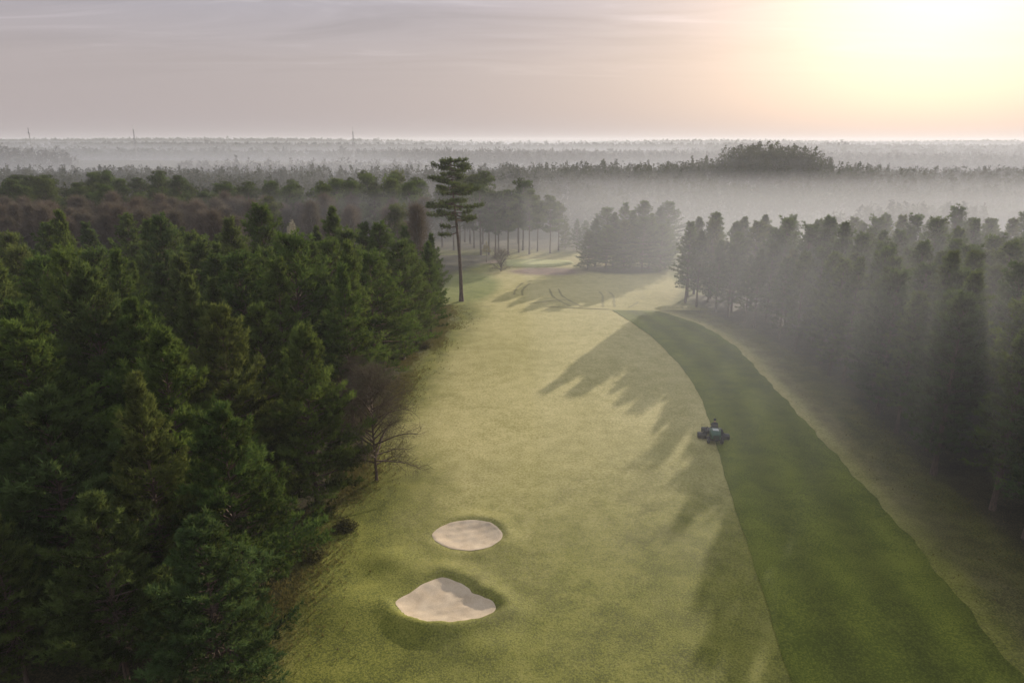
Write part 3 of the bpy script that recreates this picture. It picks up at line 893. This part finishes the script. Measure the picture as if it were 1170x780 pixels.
far = []
ridge = lambda X, Y: (Y > 232 + 18 * hnoise(X, Y, .02, 41) - .12 * np.clip(X, 0, 200) - 25 * (X < -20)) & (hnoise(X, Y, .03, 42) > -.42)
far.append(scatter(-330, 330, 204, 400, 5.6, 10, 16.5, 51, lambda X, Y: ridge(X, Y) & ~((X > 40) & (Y < 250))))
hump = scatter(109, 143, 322, 368, 4.6, 17, 20, 52); far.append(hump)
far.append(scatter(60, 260, 195, 250, 5.2, 9, 12, 53, lambda X, Y: (X > .27 * Y + 6) & (hnoise(X, Y, .05, 43) > -.2)))
far_wood('distant_woods', np.concatenate(far), 190, .42, 61, M['needle_far'])
b2 = [scatter(-520, 560, 400, 600, 8.5, 9, 15, 54, lambda X, Y: hnoise(X, Y, .014, 44) > -.05),
      scatter(-640, 700, 600, 820, 9.5, 12, 16, 55, lambda X, Y: hnoise(X, Y, .010, 45) > -.12)]
far_wood('hillside_woods', np.concatenate(b2), 60, .8, 62, M['needle_far'])
b3 = [scatter(-1250, 1300, 860, 1500, 18, 12, 17, 56, lambda X, Y: hnoise(X, Y, .006, 46) > -.02),
      scatter(-2300, 2300, 1900, 2500, 34, 13, 19, 57, lambda X, Y: hnoise(X, Y, .004, 47) > -.12)]
far_wood('horizon_woods', np.concatenate(b3), 26, 2.6, 63, M['needle_far'])

# ------------------------------------------------------------------ masts on the skyline
M['steel'] = plain('mast_steel', (.34, .34, .35), .5, .3)
def mast(x, y, top, kind, label):
    z0 = float(h(x, y)); H_ = top - z0
    r = empty('radio_mast', (x, y, z0))
    mb = MB()
    wb, wt = (1.3, .55)
    if kind == 'lattice':
        c = [(1, 1), (1, -1), (-1, -1), (-1, 1)]
        for a, b in c: mb.tube([(a * wb / 2, b * wb / 2, 0), (a * wt / 2, b * wt / 2, H_ * .86)], .09, 4)
        k = 12
        for i in range(k):
            f0, f1 = i / k, (i + 1) / k; w0, w1 = wb + (wt - wb) * f0, wb + (wt - wb) * f1
            for q in range(4):
                a, b = c[q], c[(q + 1) % 4]
                mb.tube([(a[0] * w0 / 2, a[1] * w0 / 2, f0 * H_ * .86), (b[0] * w1 / 2, b[1] * w1 / 2, f1 * H_ * .86)], .06, 3)
        mb.build('lattice_tower', M['steel'], r)
        a = MB(); a.tube([(0, 0, H_ * .855), (0, 0, H_)], [.16, .07], 6); a.build('antenna', M['steel'], r)
    else:
        mb.tube([(0, 0, 0), (0, 0, H_)], [.42, .26], 10); mb.build('pole', M['steel'], r)
        a = MB()
        a.lathe((0, 0, H_ * .86), 'z', [(-.8, .4), (-.8, .85), (.8, .85), (.8, .4)], 12); a.build('antenna', M['steel'], r)
    tag(r, label, 'mast', 'faint masts on the skyline')
def at_px(px, d): return (px - 585) / 780 * d / .96
mast(at_px(78, 700), 700, 41.0, 'pole', 'short faint mast on the hazy skyline, farthest from the sun')
mast(at_px(188, 720), 720, 44.5, 'lattice', 'thin lattice mast on the hazy skyline, middle of the three')
mast(at_px(418, 690), 690, 42.5, 'lattice', 'faint lattice mast on the skyline, the one closest to the lone pine')

# ------------------------------------------------------------------ mower and driver
M['paint'] = plain('green_paint', (.015, .085, .05), .35, 0, .15)
M['black'] = plain('black_rubber', (.018, .018, .02), .75)
M['dark_metal'] = plain('dark_metal', (.04, .042, .045), .45, .6)
M['cream'] = plain('pale_rim', (.55, .58, .55), .4)
M['seatm'] = plain('black_vinyl', (.02, .02, .022), .5)
M['cloth'] = plain('navy_cloth', (.016, .02, .035), .9, 0, .3, 20)
M['skin'] = plain('skin', (.50, .30, .22), .55)
M['capm'] = plain('navy_cap', (.02, .025, .045), .85)
def build_mower(x, y, rz):
    r = empty('ride_on_mower', (x, y, float(h(x, y)) + .06), rz, 1.12)
    ch = MB()
    ch.box((0, -.1, .52), (.62, 2.1, .14), bev=.03); ch.box((0, .55, .62), (.95, .7, .07), bev=.02)
    ch.tube([(-.62, .45, .36), (.62, .45, .36)], .07, 8); ch.tube([(-.5, -.95, .30), (.5, -.95, .30)], .06, 8)
    ch.build('chassis', M['dark_metal'], r)
    hd = MB()      # engine hood behind the seat: rounded, tapering to the tail
    secs = [(-1.35, .33, .55, .92), (-1.28, .40, .52, 1.06), (-.8, .45, .55, 1.16), (-.35, .46, .56, 1.18), (-.28, .42, .60, 1.12)]
    V = []
    for yy, hw, z0, z1 in secs:
        V += [(-hw, yy, z0), (-hw, yy, z1 - .14), (-hw * .82, yy, z1 - .03), (0, yy, z1), (hw * .82, yy, z1 - .03), (hw, yy, z1 - .14), (hw, yy, z0)]
    Q = [(i * 7 + j, i * 7 + (j + 1) % 7, i * 7 + 7 + (j + 1) % 7, i * 7 + 7 + j) for i in range(4) for j in range(7)]
    hd.quads(np.array(V), np.array(Q))
    for e in (0, 28): hd.tris(np.array(V)[e:e + 7], np.array([(0, k, k + 1) for k in range(1, 6)]))
    ho = hd.build('hood', M['paint'], r, False)
    gr = MB()
    for k in range(5): gr.box((0, -1.357, .60 + k * .06), (.46, .02, .03))
    gr.build('grille', M['black'], ho)
    st = MB(); st.box((0, -.72, 1.172), (.5, .5, .02), bev=.008); st.build('deck_plate', M['cream'], ho)
    se = MB(); se.box((0, .0, .86), (.52, .5, .12), bev=.04); se.box((0, -.24, 1.14), (.5, .12, .5), (R(-8), 0, 0), bev=.04); se.box((0, 0, .70), (.34, .34, .2), bev=.02)
    s0 = se.build('seat', M['seatm'], r)
    for sx in (-1, 1):
        a = MB(); a.box((sx * .32, -.02, 1.06), (.07, .36, .06), bev=.02); a.tube([(sx * .32, -.18, .9), (sx * .32, -.18, 1.05)], .02, 6); a.build('armrest', M['seatm'], s0)
    col = MB(); col.tube([(0, .78, .62), (0, .52, 1.12)], .05, 8); c0 = col.build('steering_column', M['dark_metal'], r)
    w = MB(); th = np.linspace(0, 2 * np.pi, 25)
    w.tube(np.column_stack([.19 * np.cos(th), .50 + .19 * np.sin(th) * .88, 1.14 + .19 * np.sin(th) * .45]), .016, 6, False)
    for a in (0.5, 2.6, 4.7): w.tube([(0, .51, 1.13), (.19 * math.cos(a), .50 + .167 * math.sin(a), 1.14 + .086 * math.sin(a))], .011, 5)
    w.build('steering_wheel', M['black'], c0)
    for (sx, yy, rad, wd) in ((-1, .45, .36, .30), (1, .45, .36, .30), (-1, -.95, .30, .24), (1, -.95, .30, .24)):
        xx = sx * (.68 if yy > 0 else .56); we = MB(); rr = rad
        we.lathe((xx, yy, rad), 'x', [(-wd / 2, rr * .62), (-wd / 2, rr * .9), (-wd * .35, rr), (wd * .35, rr), (wd / 2, rr * .9), (wd / 2, rr * .62), (-wd / 2, rr * .62)], 22)
        wo = we.build('wheel', M['black'], r, True)
        ri = MB(); ri.lathe((xx, yy, rad), 'x', [(-wd * .42, .001), (-wd * .42, rr * .3), (-wd * .30, rr * .62), (wd * .30, rr * .62), (wd * .42, rr * .3), (wd * .42, .001)], 16)
        ri.build('rim', M['cream'], wo)
    for (xx, yy) in ((-.98, .10), (-.5, 1.28), (0, 1.28 - 1.62), (.5, 1.28), (.98, .10)):
        u = MB()
        zc = .17
        u.box((xx, yy + .10, zc + .17), (.76, .40, .16), bev=.04); u.box((xx, yy - .22, zc + .10), (.60, .14, .22), bev=.03)
        for sx in (-1, 1): u.box((xx + sx * .365, yy, zc + .03), (.035, .46, .26), bev=.012)
        uo = u.build('cutting_unit', M['dark_metal'], r)
        ro = MB(); th = np.arange(9) * 2 * np.pi / 9
        for a in th: ro.tube([(xx - .34, yy + .10 * math.cos(a), zc + .09 * math.sin(a)), (xx + .34, yy + .10 * math.cos(a + .9), zc + .09 * math.sin(a + .9))], .012, 3)
        ro.build('reel', M['dark_metal'], uo)
        rl = MB()
        for dy in (-.2, .2): rl.tube([(xx - .34, yy + dy, .07), (xx + .34, yy + dy, .07)], .05, 8)
        rl.build('roller', M['black'], uo)
        if abs(xx) > .1:
            ar = MB(); ar.tube([(xx, yy, .38), (xx * .8, yy * .9, .60), (math.copysign(.28, xx), .4, .56)], .04, 6); ar.build('lift_arm', M['black'], r)
    # low grass box ends that widen the machine
    return tag(r, 'dark green ride-on mower with spread cutting units on the edge of the mown strip', 'mower')

MX, MY, MRZ = 19.75, 61.6, R(-8)
build_mower(MX, MY, MRZ)

def build_driver(x, y, rz):
    z0 = float(h(x, y)) + .06
    vs, es, rad, matid = [], [], [], []
    def add(p, r_, parent=None):
        vs.append(p); rad.append(r_)
        if parent is not None: es.append((parent, len(vs) - 1))
        return len(vs) - 1
    pel = add((0, -.06, 1.02), .15)
    s1 = add((0, -.06, 1.20), .14, pel); s2 = add((0, -.03, 1.40), .155, s1); nk0 = add((0, -.01, 1.54), .075, s2)
    nk = add((0, .0, 1.60), .055, nk0); h1 = add((0, .015, 1.70), .085, nk); h2 = add((0, .01, 1.80), .09, h1); add((0, .0, 1.86), .06, h2)
    nose = add((0, .10, 1.725), .018, h1)
    for sx in (-1, 1):
        hip = add((sx * .10, .02, 1.0), .10, pel); kn = add((sx * .17, .42, .98), .075, hip); an = add((sx * .17, .50, .68), .05, kn); add((sx * .18, .66, .67), .042, an)
        sh = add((sx * .20, -.03, 1.47), .075, s2); el = add((sx * .27, .12, 1.22), .05, sh); wr = add((sx * .19, .36, 1.22), .035, el); pa = add((sx * .175, .43, 1.235), .036, wr)
        for f_, (dx, ln_) in enumerate(((-.03, .065), (-.01, .075), (.01, .07), (.03, .055))):
            k1 = add((sx * .175 + dx, .47, 1.25), .010, pa); add((sx * .175 + dx * 1.1, .47 + ln_ * .35, 1.25 - ln_ * .55), .009, k1)
        t1 = add((sx * .14, .44, 1.215), .011, pa); add((sx * .13, .475, 1.20), .010, t1)
    me = bpy.data.meshes.new('person'); me.from_pydata(vs, es, [])
    tmp = bpy.data.objects.new('tmp_body', me); COL.objects.link(tmp)
    sk = tmp.modifiers.new('s', 'SKIN'); sk.use_smooth_shade = True
    for i, v in enumerate(me.skin_vertices[0].data): v.radius = (rad[i], rad[i]); v.use_root = (i == 0)
    sb = tmp.modifiers.new('d', 'SUBSURF'); sb.levels = 1; sb.render_levels = 1
    dg = bpy.context.evaluated_depsgraph_get()
    bm = bpy.data.meshes.new_from_object(tmp.evaluated_get(dg)); bpy.data.objects.remove(tmp)
    bm.name = 'person'; bm.materials.clear(); bm.materials.append(M['cloth']); bm.materials.append(M['skin']); bm.materials.append(M['black'])
    for p in bm.polygons:
        c = p.center; p.use_smooth = True
        p.material_index = 1 if (c.z > 1.575 or (c.y > .385 and c.z > 1.13)) else 2 if (c.z < .72) else 0
    o = link('person', bm); o.location = (x, y, z0); o.rotation_euler = (0, 0, rz); o.scale = (1.12,) * 3
    hair = MB(); hair.lathe((0, -.005, 1.72), 'z', [(0, .10), (.05, .108), (.10, .108)], 14); hair.build('hair', plain('hair', (.03, .02, .015), .7), o, True)
    cap = MB(); cap.lathe((0, .0, 1.80), 'z', [(0, .112), (.04, .112), (.08, .09), (.105, .05), (.112, .001)], 16)
    cap.box((0, .14, 1.80), (.15, .13, .012)); cap.build('cap', M['capm'], o, True)
    return tag(o, 'person in dark navy clothes and cap sitting on the mower, hands on the wheel', 'person')
build_driver(MX, MY, MRZ)

# ------------------------------------------------------------------ haze
def air(name, density, g=.28, col=(.74, .76, .82)):
    m, nt, out = new_mat(name)
    v = N(nt, 'ShaderNodeVolumePrincipled')
    v.inputs['Color'].default_value = (*col, 1)
    v.inputs['Density'].default_value = density
    v.inputs['Anisotropy'].default_value = g
    nt.links.new(v.outputs[0], out.inputs['Volume'])
    return m
def haze():
    m = air('haze_air', HAZE_DENSITY)
    mb = MB(); lo = -60.0
    mb.box((0, HALF / 2 - 60, (HAZE_TOP + lo) / 2), (2 * HALF, HALF + 140, HAZE_TOP - lo))
    o = mb.build('haze', m); tag(o, kind='stuff')
    return o
haze()
# low ground mist lying in the far half of the course and in the valley behind it
for x0, x1, y0, y1, z0, z1, dn in MIST:
    mb = MB(); mb.box(((x0 + x1) / 2, (y0 + y1) / 2, (z0 + z1) / 2), (x1 - x0, y1 - y0, z1 - z0))
    tag(mb.build('mist', air('mist_air', dn, .24, (.74, .76, .82) if y0 < 200 else (.49, .51, .565))), kind='stuff')

# ------------------------------------------------------------------ sky, sun, camera
def world():
    w = bpy.data.worlds.new('World'); SC.world = w; w.use_nodes = True
    nt = w.node_tree; nt.nodes.clear()
    out = nt.nodes.new('ShaderNodeOutputWorld'); bg = N(nt, 'ShaderNodeBackground'); bg.inputs[1].default_value = .1
    sky = nt.nodes.new('ShaderNodeTexSky'); sky.sky_type = 'NISHITA'; sky.sun_disc = False
    sky.sun_elevation = R(SUN_EL); sky.sun_rotation = R(SUN_AZ); sky.dust_density = 4.0; sky.air_density = 1.0; sky.altitude = 0
    tc = nt.nodes.new('ShaderNodeTexCoord')
    nrm = nt.nodes.new('ShaderNodeVectorMath'); nrm.operation = 'NORMALIZE'; nt.links.new(tc.outputs['Generated'], nrm.inputs[0])
    D = nrm.outputs[0]
    sx = nt.nodes.new('ShaderNodeSeparateXYZ'); nt.links.new(D, sx.inputs[0])
    el = math_n(nt, 'MAXIMUM', sx.outputs[2], 0.0)
    # thin high veil of cloud: warm grey at the horizon, mauve grey above
    veil = ramp(nt, el, [(0.0, (.27, .235, .235)), (.10, (.278, .244, .246)), (.25, (.225, .225, .272)), (.5, (.30, .31, .36)), (1.0, (.38, .40, .46))])
    # streaky cloud layer seen in perspective
    zc = math_n(nt, 'ADD', el, .06)
    cv = nt.nodes.new('ShaderNodeCombineXYZ')
    nt.links.new(math_n(nt, 'DIVIDE', sx.outputs[0], zc), cv.inputs[0]); nt.links.new(math_n(nt, 'DIVIDE', sx.outputs[1], zc), cv.inputs[1])
    mp = nt.nodes.new('ShaderNodeMapping'); mp.inputs['Scale'].default_value = (.55, 1.5, 1); mp.inputs['Rotation'].default_value = (0, 0, .15); nt.links.new(cv.outputs[0], mp.inputs[0])
    cn = noise(nt, 1.0, 6, .6, mp.outputs[0], .8)
    cl = ramp(nt, cn, [(.36, .87), (.50, .99), (.58, 1.04), (.68, 1.26)])
    fade = ramp(nt, el, [(.06, 0.0), (.16, 1.0)])
    clm = mixc(nt, fade, (1, 1, 1), cl)
    veil = mixc(nt, 1.0, veil, clm, 'MULTIPLY')
    skyl = mixc(nt, 1.0, sky.outputs[0], (.1, .1, .1), 'MULTIPLY')
    base = mixc(nt, .94, skyl, veil)
    # aureole of the veiled sun
    dt = nt.nodes.new('ShaderNodeVectorMath'); dt.operation = 'DOT_PRODUCT'; nt.links.new(D, dt.inputs[0]); dt.inputs[1].default_value = SUN_DIR
    c = math_n(nt, 'MAXIMUM', dt.outputs['Value'], 0.0)
    tot = base
    for p, col in ((8, (.10, .064, .052)), (40, (.13, .078, .062)), (260, (.16, .125, .095)), (1100, (2.0, 1.8, 1.5))):
        g = math_n(nt, 'POWER', c, float(p))
        tot = mixc(nt, 1.0, tot, mixc(nt, 1.0, col, g, 'MULTIPLY'), 'ADD')
    fin = mixc(nt, 1.0, tot, (10, 10, 10), 'MULTIPLY')
    nt.links.new(fin, bg.inputs[0]); nt.links.new(bg.outputs[0], out.inputs[0])
world()

sl = bpy.data.lights.new('sun', 'SUN'); sl.energy = SUN_STRENGTH; sl.angle = R(.6); sl.color = (1.0, .88, .72)
so = bpy.data.objects.new('sun', sl); COL.objects.link(so)
so.rotation_euler = SUN_DIR.to_track_quat('Z', 'Y').to_euler(); so.location = SUN_DIR * 300

cam = bpy.data.cameras.new('camera'); cam.sensor_width = 36; cam.sensor_fit = 'HORIZONTAL'; cam.lens = 24.0
cam.clip_start = .5; cam.clip_end = 20000
co = bpy.data.objects.new('camera', cam); COL.objects.link(co)
co.location = (0, 0, CAM_Z); co.rotation_euler = (math.pi / 2 - PITCH, 0, 0)
SC.camera = co

SC.render.engine = 'CYCLES'
cy = SC.cycles
cy.max_bounces = 6; cy.diffuse_bounces = 3; cy.glossy_bounces = 2; cy.transmission_bounces = 3; cy.volume_bounces = 2; cy.transparent_max_bounces = 48
cy.caustics_reflective = False; cy.caustics_refractive = False
cy.sample_clamp_indirect = 6
cy.use_denoising = True
try: cy.denoiser = 'OPENIMAGEDENOISE'
except Exception: pass
SC.view_settings.view_transform = 'Standard'; SC.view_settings.look = 'None'
SC.view_settings.exposure = EXPOSURE; SC.view_settings.gamma = 1.0
SC.view_settings.use_curve_mapping = False
